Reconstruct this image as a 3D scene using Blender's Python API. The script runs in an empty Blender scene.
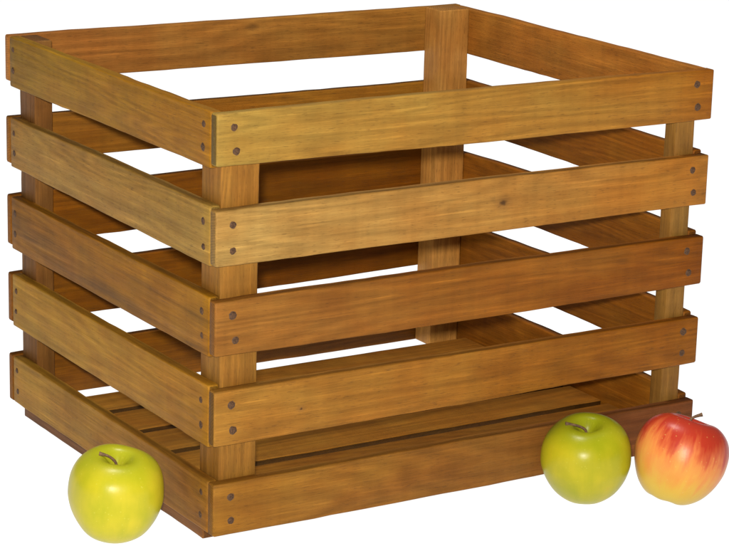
import bpy, bmesh, math, random
from mathutils import Vector, Matrix, noise

S = bpy.context.scene
COL = S.collection
rnd = random.Random(7)

# ------------------------------------------------------------------ camera
YAW, PITCH, ROLL = 0.55748, 0.26308, 0.02613
CAM = Vector((-0.81831, -1.51840, 0.67357))
cy, sy, cp, sp = math.cos(YAW), math.sin(YAW), math.cos(PITCH), math.sin(PITCH)
fw = Vector((sy*cp, cy*cp, -sp))
r0 = Vector((cy, -sy, 0)); u0 = r0.cross(fw)
rt = r0*math.cos(ROLL) + u0*math.sin(ROLL)
up = -r0*math.sin(ROLL) + u0*math.cos(ROLL)
cam_data = bpy.data.cameras.new('camera')
cam = bpy.data.objects.new('camera', cam_data); COL.objects.link(cam)
m = Matrix((rt, up, -fw)).transposed().to_4x4(); m.translation = CAM
cam.matrix_world = m
cam_data.sensor_width = 36.0
cam_data.lens = 36.0*2435.9/729.0
cam_data.clip_start = 0.05; cam_data.clip_end = 100
S.camera = cam

# ------------------------------------------------------------------ world, lamps, exposure
w = bpy.data.worlds.new('World'); S.world = w; w.use_nodes = True
bg = w.node_tree.nodes['Background']
bg.inputs[0].default_value = (1.0, 0.97, 0.92, 1); bg.inputs[1].default_value = 0.15

def area(name, loc, target, size, power, color):
    d = bpy.data.lights.new(name, 'AREA'); d.shape = 'DISK'; d.size = size
    d.energy = power; d.color = color
    o = bpy.data.objects.new(name, d); COL.objects.link(o)
    o.location = loc
    o.rotation_euler = (Vector(target)-Vector(loc)).to_track_quat('-Z', 'Y').to_euler()
    return o
# camera flash, just over the lens, and a soft overhead lamp
area('flash_lamp', CAM + up*0.045 + rt*-0.02, (0.16, 0.05, 0.13), 0.045, 50.0, (1.0, 0.95, 0.86))
area('overhead_lamp', (0.1, 0.25, 2.0), (0.22, 0.18, 0.1), 0.3, 26.0, (1.0, 0.96, 0.90))

S.view_settings.view_transform = 'Standard'
S.view_settings.look = 'None'
S.view_settings.exposure = 0.0
S.view_settings.gamma = 1.0

# ------------------------------------------------------------------ node helpers
def new_mat(name):
    mt = bpy.data.materials.new(name); mt.use_nodes = True
    nt = mt.node_tree; b = nt.nodes['Principled BSDF']
    return mt, nt, b
class G:
    def __init__(s, nt): s.nt = nt
    def n(s, t, **k):
        nd = s.nt.nodes.new(t)
        for a, v in k.items():
            if a == 'ins':
                for i, x in v.items(): s.put(nd.inputs[i], x)
            else: setattr(nd, a, v)
        return nd
    def put(s, sock, x):
        if isinstance(x, bpy.types.NodeSocket): s.nt.links.new(x, sock)
        else: sock.default_value = x
    def math(s, op, a, b=0.0, c=None, clamp=False):
        nd = s.n('ShaderNodeMath', operation=op, use_clamp=clamp)
        s.put(nd.inputs[0], a); s.put(nd.inputs[1], b)
        if c is not None: s.put(nd.inputs[2], c)
        return nd.outputs[0]
    def vmath(s, op, a, b):
        nd = s.n('ShaderNodeVectorMath', operation=op)
        s.put(nd.inputs[0], a); s.put(nd.inputs[1], b)
        return nd.outputs[0]
    def noise(s, vec, scale=1.0, detail=3.0, rough=0.5, dist=0.0):
        nd = s.n('ShaderNodeTexNoise')
        s.put(nd.inputs['Vector'], vec); nd.inputs['Scale'].default_value = scale
        nd.inputs['Detail'].default_value = detail; nd.inputs['Roughness'].default_value = rough
        nd.inputs['Distortion'].default_value = dist
        return nd.outputs[0]
    def ramp(s, f, stops):
        nd = s.n('ShaderNodeValToRGB'); s.put(nd.inputs[0], f)
        e = nd.color_ramp.elements
        e[0].position, e[0].color = stops[0][0], (*stops[0][1], 1)
        e[1].position, e[1].color = stops[1][0], (*stops[1][1], 1)
        for p, c in stops[2:]:
            x = e.new(p); x.color = (*c, 1)
        return nd.outputs[0]
    def maprange(s, f, a, b, c, d):
        nd = s.n('ShaderNodeMapRange'); s.put(nd.inputs[0], f)
        for i, v in enumerate((a, b, c, d)): nd.inputs[i+1].default_value = v
        return nd.outputs[0]
    def mix(s, f, a, b, mode='MIX'):
        nd = s.n('ShaderNodeMix', data_type='RGBA', blend_type=mode)
        s.put(nd.inputs['Factor'], f); s.put(nd.inputs['A'], a); s.put(nd.inputs['B'], b)
        return nd.outputs['Result']
    def scalecol(s, col, f):
        return s.vmath('MULTIPLY', col, f)

# ------------------------------------------------------------------ wood
def wood_material(name, endgrain=False):
    mt, nt, b = new_mat(name); g = G(nt)
    tc = g.n('ShaderNodeTexCoord'); oi = g.n('ShaderNodeObjectInfo')
    ta = g.n('ShaderNodeAttribute', attribute_type='OBJECT', attribute_name='tint_a')
    tb = g.n('ShaderNodeAttribute', attribute_type='OBJECT', attribute_name='tint_b')
    st = g.n('ShaderNodeAttribute', attribute_type='OBJECT', attribute_name='streak')
    off = g.math('MULTIPLY', oi.outputs['Random'], 37.0)
    v = g.vmath('ADD', tc.outputs['Object'], off)
    def mp(sc):
        return g.vmath('MULTIPLY', v, sc)
    sep = g.n('ShaderNodeSeparateXYZ'); g.put(sep.inputs[0], tc.outputs['Generated'])
    # tint wanders along the board
    lo = g.noise(mp((5, 16, 16)), 1.0, 2)
    along = g.math('ADD', sep.outputs[0], g.math('MULTIPLY', g.math('SUBTRACT', lo, 0.5), 0.9), clamp=True)
    col = g.mix(along, ta.outputs['Color'], tb.outputs['Color'])
    # annual ring figure
    warp = g.noise(mp((1.9, 17, 17)), 1.0, 2.0, 0.4, 0.25)
    ring = g.math('SINE', g.math('MULTIPLY', warp, 120.0))
    ringf = g.maprange(ring, -1, 1, 0.0, 1.0)
    streaks = g.noise(mp((6, 330, 330)), 1.0, 6.0, 0.68)
    fibre = g.noise(mp((40, 1900, 1900)), 1.0, 3.0, 0.65)
    blotch = g.noise(mp((22, 42, 42)), 1.0, 4.0, 0.6)
    cross = g.noise(mp((95, 9, 9)), 1.0, 3.0, 0.55)
    f = g.maprange(streaks, 0.25, 0.75, 0.82, 1.17)
    f = g.math('MULTIPLY', f, g.maprange(ringf, 0, 1, 0.88, 1.08))
    f = g.math('MULTIPLY', f, g.maprange(fibre, 0.25, 0.75, 0.86, 1.13))
    f = g.math('MULTIPLY', f, g.maprange(blotch, 0.25, 0.75, 0.86, 1.13))
    f = g.math('MULTIPLY', f, g.maprange(cross, 0.3, 0.7, 0.93, 1.06))
    # warmer hue where rings are dark
    hue = g.mix(g.maprange(blotch, 0.35, 0.68, 0, 1), (1.06, 0.96, 0.88, 1), (0.98, 1.01, 1.05, 1))
    col = g.mix(1.0, col, hue, 'MULTIPLY')
    # short dark pores and scuffs
    po = g.noise(mp((150, 1300, 1300)), 1.0, 2.0, 0.5)
    col = g.mix(g.maprange(po, 0.60, 0.70, 0.0, 0.38), col, (0.06, 0.026, 0.008, 1))
    sc = g.noise(mp((60, 110, 110)), 1.0, 5.0, 0.7)
    col = g.mix(g.maprange(sc, 0.62, 0.74, 0.0, 0.28), col, (0.085, 0.042, 0.014, 1))
    lt = g.noise(mp((16, 480, 480)), 1.0, 4.0, 0.6)
    col = g.scalecol(col, g.maprange(lt, 0.56, 0.74, 1.0, 1.38))
    # one deliberate knot per board, where the board has one (x, z, radius)
    ka = g.n('ShaderNodeAttribute', attribute_type='OBJECT', attribute_name='knot')
    ks = g.n('ShaderNodeSeparateXYZ'); g.put(ks.inputs[0], ka.outputs['Vector'])
    os_ = g.n('ShaderNodeSeparateXYZ'); g.put(os_.inputs[0], tc.outputs['Object'])
    dx = g.math('MULTIPLY', g.math('SUBTRACT', os_.outputs[0], ks.outputs[0]), 0.75)
    dz = g.math('SUBTRACT', os_.outputs[2], ks.outputs[1])
    dd = g.math('SQRT', g.math('ADD', g.math('MULTIPLY', dx, dx), g.math('MULTIPLY', dz, dz)))
    dd = g.math('DIVIDE', g.math('ADD', dd, g.math('MULTIPLY', g.math('SUBTRACT', g.noise(v, 420.0, 3.0), 0.5), 0.0022)), ks.outputs[2])
    col = g.mix(g.maprange(dd, 0.4, 1.1, 0.9, 0.0), col, (0.028, 0.012, 0.004, 1))
    col = g.mix(g.maprange(dd, 1.0, 3.2, 0.35, 0.0), col, (0.12, 0.055, 0.018, 1))
    # dark weathered streaks, strength set per board
    wv = g.noise(mp((3.5, 60, 60)), 1.0, 5.0, 0.6, 0.4)
    ws = g.math('MULTIPLY', g.maprange(wv, 0.5, 0.66, 0, 1), st.outputs['Fac'])
    col = g.mix(ws, col, (0.045, 0.020, 0.006, 1))
    # sparse pin knots
    vo = g.n('ShaderNodeTexVoronoi'); g.put(vo.inputs['Vector'], mp((7, 14, 14))); vo.inputs['Scale'].default_value = 1.0
    kn = g.maprange(vo.outputs['Distance'], 0.02, 0.06, 0.5, 0.0)
    col = g.mix(kn, col, (0.05, 0.022, 0.006, 1))
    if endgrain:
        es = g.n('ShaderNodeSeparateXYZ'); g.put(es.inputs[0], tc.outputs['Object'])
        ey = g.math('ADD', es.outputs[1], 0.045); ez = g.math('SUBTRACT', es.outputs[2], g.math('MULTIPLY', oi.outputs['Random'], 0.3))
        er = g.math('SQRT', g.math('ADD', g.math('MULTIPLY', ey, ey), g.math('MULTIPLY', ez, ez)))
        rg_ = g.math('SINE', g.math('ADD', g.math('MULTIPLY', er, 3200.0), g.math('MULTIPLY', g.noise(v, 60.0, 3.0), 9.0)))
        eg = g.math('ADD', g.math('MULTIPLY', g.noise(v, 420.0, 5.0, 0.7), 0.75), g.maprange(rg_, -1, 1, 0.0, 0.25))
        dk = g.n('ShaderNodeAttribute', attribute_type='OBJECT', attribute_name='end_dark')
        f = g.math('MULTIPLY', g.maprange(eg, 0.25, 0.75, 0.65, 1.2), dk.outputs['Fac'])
    col = g.scalecol(col, f)
    g.put(b.inputs['Base Color'], col)
    rg = g.maprange(streaks, 0.2, 0.8, 0.62, 0.45)
    g.put(b.inputs['Roughness'], rg)
    b.inputs['Specular IOR Level'].default_value = 0.10
    bp = g.n('ShaderNodeBump'); bp.inputs['Strength'].default_value = 0.5; bp.inputs['Distance'].default_value = 0.0007
    h = g.math('ADD', g.math('MULTIPLY', fibre, 0.6), streaks)
    g.put(bp.inputs['Height'], h); nt.links.new(bp.outputs[0], b.inputs['Normal'])
    return mt
WOOD = wood_material('weathered_wood')
ENDW = wood_material('end_grain_and_gap_shade', True)

def nail_material():
    mt, nt, b = new_mat('rusty_nail'); g = G(nt)
    tc = g.n('ShaderNodeTexCoord')
    n = g.noise(tc.outputs['Object'], 900.0, 3.0)
    g.put(b.inputs['Base Color'], g.ramp(n, [(0.3, (0.028, 0.013, 0.006)), (0.7, (0.105, 0.050, 0.022))]))
    b.inputs['Roughness'].default_value = 0.65; b.inputs['Specular IOR Level'].default_value = 0.25
    return mt
NAIL = nail_material()
def rim_material():
    mt, nt, b = new_mat('rust_stained_wood'); g = G(nt)
    tc = g.n('ShaderNodeTexCoord')
    n = g.noise(tc.outputs['Object'], 500.0, 3.0)
    g.put(b.inputs['Base Color'], g.ramp(n, [(0.3, (0.040, 0.018, 0.006)), (0.7, (0.105, 0.048, 0.015))]))
    b.inputs['Roughness'].default_value = 0.8
    return mt
RIM = rim_material()

def lin(c):
    r = []
    for x in c:
        x /= 255.0
        r.append(x/12.92 if x <= 0.04045 else ((x+0.055)/1.055)**2.4)
    return r

def link(o, parent=None):
    COL.objects.link(o)
    if parent: o.parent = parent
    return o

def board(name, length, thick, zb, zt, parent, loc, rot, ta, tb, streak=0.0, end_dark=0.6, seed=0, gain=1.0, rad=0.0013, crown=(0, 0), edge=None, knot=(9.0, 9.0, 0.001)):
    """One plank, long axis = local X. zb/zt = (start, end) heights of its lower / upper edge."""
    bm = bmesh.new(); R = random.Random(seed)
    N = 30; ph = [R.uniform(0, 50) for _ in range(6)]
    def jit(k, x, f, a): return a*noise.noise(Vector((x*f+ph[k], ph[k]*.7, 3.1*k)))
    secs = [-0.5*length, -0.5*length+rad*.45, -0.5*length+rad*1.2] + [(-0.5+(i+1)/(N+1))*length for i in range(N)] + [0.5*length-rad*1.2, 0.5*length-rad*.45, 0.5*length]
    insets = [rad*.85, rad*.25, 0] + [0]*N + [0, rad*.25, rad*.85]
    rings = []
    for x, ins in zip(secs, insets):
        t = x/length+0.5
        b0 = zb[0]+(zb[1]-zb[0])*t + jit(0, x, 9, .0006) + jit(1, x, 75, .00028) + ins
        b1 = zt[0]+(zt[1]-zt[0])*t + jit(2, x, 9, .0006) + jit(3, x, 75, .00028) - ins
        cw = 4*t*(1-t); b0 += cw*crown[0]; b1 += cw*crown[1]
        d = thick/2 - ins
        bow = 0.0
        rr = rad*(1+jit(4, x, 45, .7))
        pts = []
        for (sy_, cyy, czz, a0) in ((1, d, b1, 0), (-1, -d, b1, 90), (-1, -d, b0, 180), (1, d, b0, 270)):
            cy_ = cyy - rr*(1 if cyy > 0 else -1)
            cz_ = czz - rr*(1 if czz == b1 else -1)
            for k in range(4):
                a = math.radians(a0 + 30*k)
                pts.append((cy_+rr*math.cos(a), cz_+rr*math.sin(a)))
        rings.append([bm.verts.new((x, py+bow, pz)) for py, pz in pts])
    n = len(rings[0])
    for a, c in zip(rings, rings[1:]):
        for k in range(n):
            fc = bm.faces.new((a[k], c[k], c[(k+1) % n], a[(k+1) % n])); fc.smooth = True
            if edge and (3 <= k <= 3 or 11 <= k <= 11): fc.material_index = 1  # long edges get the dark end material as painted gap shade
    for rg, rev in ((rings[0], False), (rings[-1], True)):
        fc = bm.faces.new(rg if not rev else rg[::-1]); fc.material_index = 1
    # the first ring band belongs to the sawn end too
    bmesh.ops.recalc_face_normals(bm, faces=bm.faces)
    me = bpy.data.meshes.new(name); bm.to_mesh(me); bm.free()
    me.materials.append(WOOD); me.materials.append(ENDW)
    try: me.set_sharp_from_angle(angle=math.radians(50))
    except Exception: pass
    o = link(bpy.data.objects.new(name, me), parent)
    o.location = loc; o.rotation_euler = rot
    o['tint_a'] = [x*gain for x in lin(ta)]; o['tint_b'] = [x*gain for x in lin(tb)]
    o['knot'] = [float(q_) for q_ in knot]
    o['streak'] = float(streak); o['end_dark'] = float(end_dark)
    return o

nail_n = [0]
def nail(slat, x, z, r=0.0026):
    r *= random.Random(int(nail_n[0]*7+3)).uniform(.84, 1.10)
    """nail head on the slat's outer face (local -Y)"""
    bm = bmesh.new(); R = random.Random(nail_n[0]+100); nail_n[0] += 1
    y0 = -slat_thick(slat)/2
    def disc(rad, y, n=16, wob=0.0):
        return [bm.verts.new((x+rad*(1+R.uniform(-wob, wob))*math.cos(2*math.pi*k/n), y, z+rad*(1+R.uniform(-wob, wob))*math.sin(2*math.pi*k/n))) for k in range(n)]
    hh = R.uniform(-.0002, .0003)
    rs = [disc(r*1.32, y0-0.00003, wob=.12), disc(r*1.06, y0-0.00010, wob=.08), disc(r, y0-0.00035-max(0, hh), wob=.06), disc(r*.82, y0-0.00060-hh, wob=.04), disc(r*.3, y0-0.00045-hh)]
    for i, (a, c) in enumerate(zip(rs, rs[1:])):
        for k in range(16):
            f = bm.faces.new((a[k], a[(k+1) % 16], c[(k+1) % 16], c[k])); f.smooth = True
            f.material_index = 1 if i == 0 else 0
    bm.faces.new(rs[-1])
    bmesh.ops.recalc_face_normals(bm, faces=bm.faces)
    # orient outwards (-Y)
    bm.normal_update()
    if sum(f.normal.y for f in bm.faces) > 0: bmesh.ops.reverse_faces(bm, faces=bm.faces)
    me = bpy.data.meshes.new('nail'); bm.to_mesh(me); bm.free()
    me.materials.append(NAIL); me.materials.append(RIM)
    return link(bpy.data.objects.new('nail', me), slat)
thick_of = {}
def slat_thick(o): return thick_of[o.name]

# ------------------------------------------------------------------ ground: plain white plane, made to glow so no shadows show
GZ = -0.0145
def ground():
    bm = bmesh.new()
    n = 8; s = 30.0
    vs = [[bm.verts.new(((i/n-.5)*2*s, (j/n-.5)*2*s, GZ)) for j in range(n+1)] for i in range(n+1)]
    for i in range(n):
        for j in range(n): bm.faces.new((vs[i][j], vs[i+1][j], vs[i+1][j+1], vs[i][j+1]))
    me = bpy.data.meshes.new('ground'); bm.to_mesh(me); bm.free()
    mt, nt, b = new_mat('white_glow_ground'); g = G(nt)
    tc = g.n('ShaderNodeTexCoord')
    nn = g.noise(tc.outputs['Object'], 3.0, 2.0)
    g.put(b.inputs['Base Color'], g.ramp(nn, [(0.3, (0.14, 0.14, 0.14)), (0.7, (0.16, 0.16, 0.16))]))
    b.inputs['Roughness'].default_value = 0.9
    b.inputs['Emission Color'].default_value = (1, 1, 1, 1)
    b.inputs['Emission Strength'].default_value = 1.0  # added glow, keeps the plane white and washes out cast shadows
    me.materials.append(mt)
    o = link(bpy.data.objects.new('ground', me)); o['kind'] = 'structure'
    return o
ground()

# ------------------------------------------------------------------ crate
L, W = 0.46, 0.38077
TF, TB, TL, TR = 0.0096, 0.0091, 0.0090, 0.0089
crate = link(bpy.data.objects.new('wooden_crate', None))
crate.location = (0, 0, 0)
crate['label'] = 'large open slatted wooden crate in honey brown weathered wood with dark nail heads'
crate['category'] = 'crate'

GAIN = 0.58
# heights of the five rows: (front left, front right, back) for lower and upper edges
TOPS = [(0.3250, 0.3240, 0.3244), (0.2533, 0.2529, 0.2520), (0.1840, 0.1839, 0.1827), (0.1150, 0.1138, 0.1138), (0.0416, 0.0413, 0.0417)]
BOTS = [(0.2862, 0.2832, 0.2849), (0.2105, 0.2112, 0.2138), (0.1421, 0.1429, 0.1419), (0.0713, 0.0737, 0.0724), (0.0, 0.0, 0.0)]
front_t = [((177, 147, 69), (168, 101, 21)), ((183, 144, 77), (183, 120, 43)), ((157, 104, 41), (142, 79, 6)), ((169, 118, 45), (154, 92, 19)), ((165, 113, 36), (126, 74, 35))]
left_t = [((169, 115, 23), (161, 119, 24)), ((178, 139, 61), (175, 129, 54)), ((167, 113, 21), (158, 104, 21)), ((179, 124, 33), (189, 141, 41)), ((158, 106, 33), (192, 142, 47))]
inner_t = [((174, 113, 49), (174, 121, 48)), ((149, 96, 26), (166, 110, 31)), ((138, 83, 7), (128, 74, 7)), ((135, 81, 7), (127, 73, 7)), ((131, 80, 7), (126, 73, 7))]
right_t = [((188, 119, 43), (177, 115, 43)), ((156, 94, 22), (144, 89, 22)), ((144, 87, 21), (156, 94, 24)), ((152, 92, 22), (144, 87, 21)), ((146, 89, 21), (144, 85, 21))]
CROWN = [(-.0014, .0012), (0, .0010), (-.0012, .0014), (0, .0002), (-.0008, 0)]
KNOT = [(9, 9, .001), (.0245, .2335, .0026), (9, 9, .001), (-.155, .091, .0012), (9, 9, .001)]
BKT = [(0, 0), (.0022, .001), (.003, .0050), (.002, .0055), (.001, .0010)]
BKC = [(0, 0), (0, 0), (0, .0038), (-.0015, .0040), (0, .0040)]
LT = [(0, 0), (.0020, .0024), (.0018, .0024), (.0024, .0026), (0, 0)]
LB = [(-.0028, -.0034), (-.0012, -.0024), (-.0026, -.0028), (-.0027, -.0027), (0, 0)]
RT = [(0, 0), (0.003, 0.0045), (0.003, 0.0024), (0.003, 0.0032), (0.003, 0.005)]
RB = [(-.001, -.001), (-.0023, -.0023), (-.0022, -.0018), (-.0014, 0), (0, 0)]
end_f = [0.42, 0.70, 0.80, 0.50, 0.75]
R90 = math.pi/2
# nail heights per row (front left pair, front right pair, left-near pair, left-far pair), offsets from the row's own edges
for i in range(5):
    (tl, tr, tk), (bl, br, bk) = TOPS[i], BOTS[i]
    s = board('slat', L, TF, (bl, br), (tl, tr), crate, (L/2, TF/2, 0), (0, 0, 0), *front_t[i], streak=[0, .05, .12, .08, .18][i], end_dark=end_f[i], seed=i, gain=GAIN, crown=CROWN[i], knot=KNOT[i])
    thick_of[s.name] = TF
    dx = rnd.uniform(-.001, .001)
    for x, zt, zb in ((-L/2+0.0148, tl, bl), (L/2-0.0165, tr, br)):
        h = zt-zb
        nail(s, x+rnd.uniform(-.001, .001), zt-h*0.27, 0.0024)
        nail(s, x+rnd.uniform(-.001, .0025), zb+h*0.27, 0.0024)
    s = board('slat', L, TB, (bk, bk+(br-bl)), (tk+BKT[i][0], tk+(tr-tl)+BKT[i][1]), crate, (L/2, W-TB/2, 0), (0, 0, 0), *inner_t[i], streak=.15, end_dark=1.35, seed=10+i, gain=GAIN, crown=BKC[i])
    # sides run between the front and back boards; local +X points to the back of the crate
    ln = W-TF-TB-0.0008; yc = (TF + W-TB)/2
    s = board('slat', ln, TL, (bk+LB[i][1], bl+LB[i][0]), (tk+LT[i][1], tl+LT[i][0]), crate, (TL/2, yc, 0), (0, 0, -R90), *[left_t[i][1], left_t[i][0]][::1], streak=[.15, .15, .55, .15, .25][i], seed=20+i, gain=GAIN)
    thick_of[s.name] = TL
    for x, zt, zb in ((-ln/2+0.0085, tk, bk), (ln/2-0.0105, tl, bl)):
        h = zt-zb
        nail(s, x+rnd.uniform(-.0012, .0012), zt-h*0.27, 0.0022)
        nail(s, x+rnd.uniform(-.0012, .0012), zb+h*0.28, 0.0022)
    s = board('slat', ln, TR, (br+RB[i][0], bk+(br-bl)+RB[i][1]), (tr+RT[i][0], tk+(tr-tl)+RT[i][1]), crate, (L-TR/2, yc, 0), (0, 0, R90), *right_t[i], streak=.25, seed=30+i, gain=GAIN, crown=(0, .0032 if i > 1 else 0))

# corner posts: (x0, y0, sizex, sizey)
pt = [(TL, TF, .0326, .0311, ((158, 110, 42), (168, 116, 46))),
      (L-TR-.0198, TF, .0198, .0155, ((150, 106, 46), (158, 114, 50))),
      (TL, W-TB-.0313, .0169, .0313, ((128, 86, 38), (136, 92, 42))),
      (L-TR-.0322, W-TB-.0267, .0322, .0267, ((206, 146, 70), (200, 140, 66)))]
for k, (x0, y0, sx, sy_, tt) in enumerate(pt):
    e = 0.0003; H = [.3125, .3125, .3232, .3232][k]
    o = board('corner_post', H, sx-2*e, (-sy_/2+e, -sy_/2+e), (sy_/2-e, sy_/2-e), crate, (x0+sx/2, y0+sy_/2, 0.0006+H/2), (0, -R90, 0) , *tt, streak=.1, end_dark=.8, seed=40+k, gain=GAIN, rad=.001)
    # local X up, local Y = world x (thickness), local Z = world y
    o.matrix_local = Matrix.Translation((x0+sx/2, y0+sy_/2, 0.0006+H/2)) @ Matrix(((0, 1, 0, 0), (0, 0, 1, 0), (1, 0, 0, 0), (0, 0, 0, 1)))

# floor: boards along the length with narrow gaps, on two cross battens
gapy = [.0530, .1095, .1665, .2245, .2830]
edges = [TF+.0006] + gapy + [.3305]
for k in range(6):
    y0 = edges[k]+(.0052 if k else 0); y1 = edges[k+1]-(.0052 if k < 5 else 0)
    xa, xb = TL+.0006, L-TR-.0006
    if k == 0: xa, xb = TL+.0340, L-TR-.0330
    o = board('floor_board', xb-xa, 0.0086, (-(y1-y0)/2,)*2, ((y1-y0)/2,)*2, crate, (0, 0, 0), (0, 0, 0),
              *[((157, 108, 36), (146, 94, 28)), ((152, 101, 31), (139, 88, 26)), ((159, 110, 36), (148, 95, 29))][k % 3], streak=.2, seed=60+k, gain=GAIN, rad=.0008, edge=True, end_dark=.22)  # board edges coloured dark to stand in for shade in the gaps
    o.matrix_local = Matrix.Translation(((xa+xb)/2, (y0+y1)/2, 0.0046)) @ Matrix(((1, 0, 0, 0), (0, 0, 1, 0), (0, -1, 0, 0), (0, 0, 0, 1)))
for k, (x0, x1, y0, y1) in enumerate(((TL+.0004, TL+.032, .034, W-.0105), (L-TR-.032, L-TR-.0004, .062, W-.030))):
    o = board('batten', y1-y0, 0.0144, (-(x1-x0)/2,)*2, ((x1-x0)/2,)*2, crate, (0, 0, 0), (0, 0, 0), (140, 92, 44), (130, 84, 40), streak=.4, seed=80+k, gain=GAIN, rad=.001)
    o.matrix_local = Matrix.Translation(((x0+x1)/2, (y0+y1)/2, GZ+.00722)) @ Matrix(((0, 0, 1, 0), (1, 0, 0, 0), (0, 1, 0, 0), (0, 0, 0, 1)))

# ------------------------------------------------------------------ apples
def apple_material(name, kind, k=(1, 1, 1)):
    mt, nt, b = new_mat(name); g = G(nt)
    tc = g.n('ShaderNodeTexCoord'); ob = tc.outputs['Object']
    nrm = g.n('ShaderNodeVectorMath', operation='NORMALIZE'); g.put(nrm.inputs[0], ob)
    sep = g.n('ShaderNodeSeparateXYZ'); g.put(sep.inputs[0], nrm.outputs[0])
    # streak coordinates run along the meridians
    ang = g.math('ARCTAN2', sep.outputs[1], sep.outputs[0])
    cx = g.math('COSINE', ang); sx = g.math('SINE', ang)
    def mer(k, kz):
        cmb = g.n('ShaderNodeCombineXYZ')
        g.put(cmb.inputs[0], g.math('MULTIPLY', cx, k)); g.put(cmb.inputs[1], g.math('MULTIPLY', sx, k)); g.put(cmb.inputs[2], g.math('MULTIPLY', sep.outputs[2], kz))
        return cmb.outputs[0]
    s1 = g.noise(mer(3.2, 1.0), 1.0, 3.0, 0.6)
    s2 = g.noise(mer(8.0, 1.2), 1.0, 4.0, 0.65)
    bl = g.noise(ob, 38.0, 3.0, 0.5)
    vo = g.n('ShaderNodeTexVoronoi'); g.put(vo.inputs['Vector'], ob); vo.inputs['Scale'].default_value = 230.0
    spot = g.maprange(vo.outputs['Distance'], 0.07, 0.16, 0.5, 0.0)
    z = sep.outputs[2]
    if kind == 'green':
        base = g.ramp(g.math('ADD', g.math('MULTIPLY', bl, 0.7), g.math('MULTIPLY', s1, 0.3)),
                      [(0.33, (0.44, 0.43, 0.030)), (0.62, (0.62, 0.52, 0.055)), (0.78, (0.68, 0.50, 0.08))])
        # greener in and around the stem hollow
        base = g.mix(g.maprange(g.math('ADD', z, g.math('MULTIPLY', s1, 0.3)), 0.70, 1.10, 0.0, 0.65), base, (0.34, 0.40, 0.035, 1))
        base = g.mix(g.maprange(s2, 0.5, 0.75, 0.0, 0.25), base, (0.40, 0.42, 0.03, 1))
        base = g.mix(spot, base, (0.66, 0.60, 0.22, 1))
    else:
        base = g.ramp(bl, [(0.3, (0.78, 0.40, 0.090)), (0.7, (0.80, 0.52, 0.14))])
        base = g.mix(g.maprange(z, -0.2, -0.9, 0.0, 0.8), base, (0.62, 0.46, 0.06, 1))
        red = g.math('ADD', z, g.math('ADD', g.math('MULTIPLY', g.math('SUBTRACT', s1, 0.5), 1.3), g.math('MULTIPLY', g.math('SUBTRACT', s2, 0.5), 0.7)))
        blush = g.maprange(red, -0.60, 0.36, 0.0, 0.80)
        base = g.mix(blush, base, (0.82, 0.15, 0.085, 1))
        base = g.mix(g.maprange(red, 0.14, 0.60, 0.0, 0.92), base, (0.50, 0.030, 0.022, 1))
        base = g.mix(spot, base, (0.75, 0.50, 0.20, 1))
    # russet in the hollow
    rus = g.maprange(g.math('ADD', z, g.math('MULTIPLY', g.math('SUBTRACT', s2, 0.5), 0.12)), 0.955, 0.995, 0.0, 0.35)
    base = g.mix(rus, base, (0.22, 0.15, 0.03, 1))
    base = g.scalecol(base, k)
    g.put(b.inputs['Base Color'], base)
    g.put(b.inputs['Roughness'], g.maprange(bl, 0.3, 0.7, 0.30, 0.38))
    b.inputs['Specular IOR Level'].default_value = 0.22
    b.inputs['Subsurface Weight'].default_value = 0.05
    b.inputs['Subsurface Radius'].default_value = (0.006, 0.004, 0.001)
    b.inputs['Subsurface Scale'].default_value = 0.6
    bp = g.n('ShaderNodeBump'); bp.inputs['Strength'].default_value = 0.10; bp.inputs['Distance'].default_value = 0.0006
    g.put(bp.inputs['Height'], g.noise(ob, 420.0, 2.0)); nt.links.new(bp.outputs[0], b.inputs['Normal'])
    return mt
GREEN = apple_material('yellow_green_apple_skin', 'green', (0.75, 0.745, 0.29))
GREEN2 = apple_material('green_apple_skin', 'green', (0.56, 0.575, 0.14))
RED = apple_material('red_blush_apple_skin', 'red', (0.66, 0.64, 0.44))
def stem_material():
    mt, nt, b = new_mat('apple_stem_bark'); g = G(nt)
    tc = g.n('ShaderNodeTexCoord')
    g.put(b.inputs['Base Color'], g.ramp(g.noise(tc.outputs['Object'], 500.0, 4.0), [(0.3, (0.045, 0.022, 0.010)), (0.7, (0.16, 0.085, 0.035))]))
    b.inputs['Roughness'].default_value = 0.75
    return mt
STEM = stem_material()

PROF = [(0, -.80), (.10, -.83), (.22, -.90), (.36, -.93), (.54, -.86), (.74, -.67), (.90, -.38), (.985, -.08), (1, .16), (.97, .42), (.89, .63), (.77, .78), (.61, .89), (.46, .93), (.33, .905), (.21, .80), (.12, .68), (.05, .61), (0, .60)]
def catmull(P, n):
    out = []
    for i in range(len(P)-1):
        p0 = P[max(i-1, 0)] if i > 0 else (-P[1][0], P[1][1])
        p3 = P[i+2] if i+2 < len(P) else (-P[-2][0], P[-2][1])
        p1, p2 = P[i], P[i+1]
        for k in range(n):
            t = k/n
            out.append(tuple(0.5*((2*p1[j])+(-p0[j]+p2[j])*t+(2*p0[j]-5*p1[j]+4*p2[j]-p3[j])*t*t+(-p0[j]+3*p1[j]-3*p2[j]+p3[j])*t**3) for j in (0, 1)))
    out.append(P[-1]); return out

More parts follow.
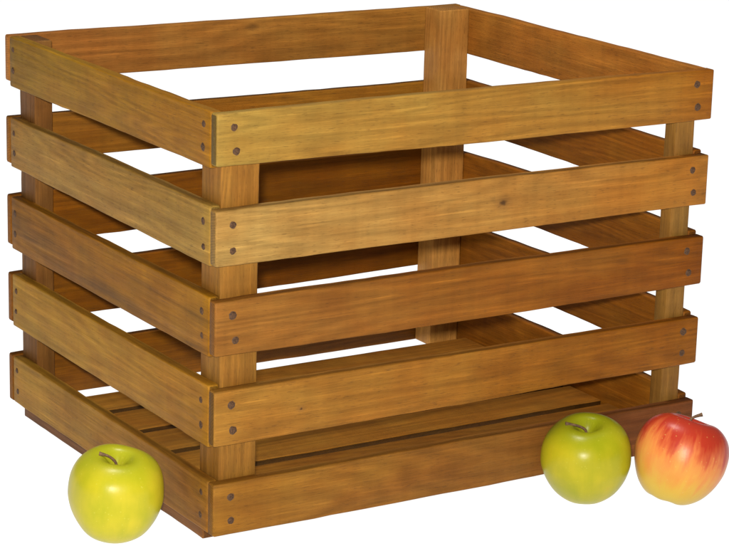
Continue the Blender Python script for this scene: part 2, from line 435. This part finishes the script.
def apple(name_label, centre, R, zs, tilt_dir, tilt, spin, mat, stem_pts, seed, lobes=.03, taper=0.0):
    """centre = body centre; tilt_dir = world direction the top leans to, tilt in degrees"""
    prof = catmull(PROF, 5); nphi = 96
    bm = bmesh.new(); ph = random.Random(seed).uniform(0, 9)
    ringv = []
    for i, (r, z) in enumerate(prof):
        if i == 0 or i == len(prof)-1:
            ringv.append([bm.verts.new((0, 0, z*R*zs))]); continue
        row = []
        for k in range(nphi):
            a = 2*math.pi*k/nphi
            low = max(0.0, -z)
            lob = 1 + lobes*(0.35+low)*math.cos(5*a+ph) + .018*math.cos(2*a+ph*2) + .012*math.cos(3*a+1+ph)
            tp = 1 - taper*low
            zz = z + (.035*math.cos(a+ph) + .02*math.cos(3*a+ph))*max(0, z)*r + .03*low*math.cos(5*a+ph)*r
            nn = 1+.012*noise.noise(Vector((math.cos(a)*1.3, math.sin(a)*1.3, z*1.3+seed)))
            row.append(bm.verts.new((r*R*lob*tp*nn*math.cos(a), r*R*lob*tp*nn*math.sin(a), zz*R*zs)))
        ringv.append(row)
    for a, c in zip(ringv, ringv[1:]):
        for k in range(nphi):
            k2 = (k+1) % nphi
            if len(a) == 1: f = bm.faces.new((a[0], c[k2], c[k]))
            elif len(c) == 1: f = bm.faces.new((a[k], a[k2], c[0]))
            else: f = bm.faces.new((a[k], a[k2], c[k2], c[k]))
            f.smooth = True
    bmesh.ops.recalc_face_normals(bm, faces=bm.faces)
    me = bpy.data.meshes.new('flesh'); bm.to_mesh(me); bm.free(); me.materials.append(mat)
    # orientation
    zax = (Vector((0, 0, 1))*math.cos(math.radians(tilt)) + Vector(tilt_dir).normalized()*math.sin(math.radians(tilt))).normalized()
    q = Vector((0, 0, 1)).rotation_difference(zax)
    M = q.to_matrix() @ Matrix.Rotation(spin, 3, 'Z')
    zmin = min((M @ v.co).z for v in me.vertices)
    root = link(bpy.data.objects.new('apple', None)); root.location = (centre[0], centre[1], GZ)
    root['label'] = name_label; root['category'] = 'apple'
    body = link(bpy.data.objects.new('skin', me), root)
    body.matrix_local = Matrix.Translation((0, 0, -zmin)) @ M.to_4x4()
    # stem: stem_pts given in world-oriented offsets from the hollow's base, in units of R
    base = Matrix.Translation((0, 0, -zmin)) @ M.to_4x4() @ Vector((0, 0, .59*R*zs))
    P = [base + Vector(p)*R for p in stem_pts]
    C = catmull([(p.x, p.y) for p in P], 6); Z = catmull([(p.z, 0) for p in P], 6)
    # plain catmull in 3D (ends duplicated)
    pts = []
    for i in range(len(P)-1):
        p0, p1, p2, p3 = P[max(i-1, 0)], P[i], P[i+1], P[min(i+2, len(P)-1)]
        for k in range(6):
            t = k/6
            pts.append(0.5*((2*p1)+(p2-p0)*t+(2*p0-5*p1+4*p2-p3)*t*t+(3*p1-p0-3*p2+p3)*t**3))
    pts.append(P[-1])
    bm = bmesh.new(); rs = []
    for i, p in enumerate(pts):
        d = (pts[min(i+1, len(pts)-1)]-pts[max(i-1, 0)]).normalized()
        e1 = d.cross(Vector((.3, .2, 1))).normalized(); e2 = d.cross(e1)
        t = i/(len(pts)-1); rr = 0.0011 + 0.0007*max(0, (t-.75)/.25) + .0006*max(0, (.15-t)/.15)
        rr *= 1+.12*noise.noise(p*900)
        rs.append([bm.verts.new(p + e1*rr*math.cos(k*math.pi/5)+e2*rr*math.sin(k*math.pi/5)) for k in range(10)])
    for a, c in zip(rs, rs[1:]):
        for k in range(10):
            f = bm.faces.new((a[k], a[(k+1) % 10], c[(k+1) % 10], c[k])); f.smooth = True
    bm.faces.new(rs[0]); bm.faces.new(rs[-1])
    bmesh.ops.recalc_face_normals(bm, faces=bm.faces)
    me2 = bpy.data.meshes.new('stem'); bm.to_mesh(me2); bm.free(); me2.materials.append(STEM)
    link(bpy.data.objects.new('stem', me2), root)
    return root

hr = Vector((cy, -sy, 0)); hf = Vector((sy, cy, 0)); hz = Vector((0, 0, 1))   # picture right, away, up (as world directions)
def off(a, b, c): return hr*a + hf*b + hz*c
apple('yellow green apple standing alone by the left side of the crate', (-0.0492, 0.0665), .0372, 0.97, -hf+hr*.45, 10, 0.4, GREEN,
      [off(0, 0, 0), off(-.03, 0, .18), off(-.17, -.02, .31), off(-.36, -.02, .36)], 3)
apple('yellow green apple in front of the crate, beside the red and yellow apple', (0.3221, -0.0348), .0360, 0.99, -hf-hr*.15, 10, 1.9, GREEN2,
      [off(0, 0, 0), off(-.05, 0, .18), off(-.24, -.03, .28), off(-.50, -.04, .32)], 8, taper=.06)
apple('red and yellow streaked apple with its stem pointing to the right', (0.3870, -0.0726), .0378, 0.97, hr*.8+hf*.5, 20, 2.6, RED,
      [off(0, 0, 0), off(.02, .0, .22), off(.09, .02, .36), off(.30, .03, .44)], 12, taper=.05)
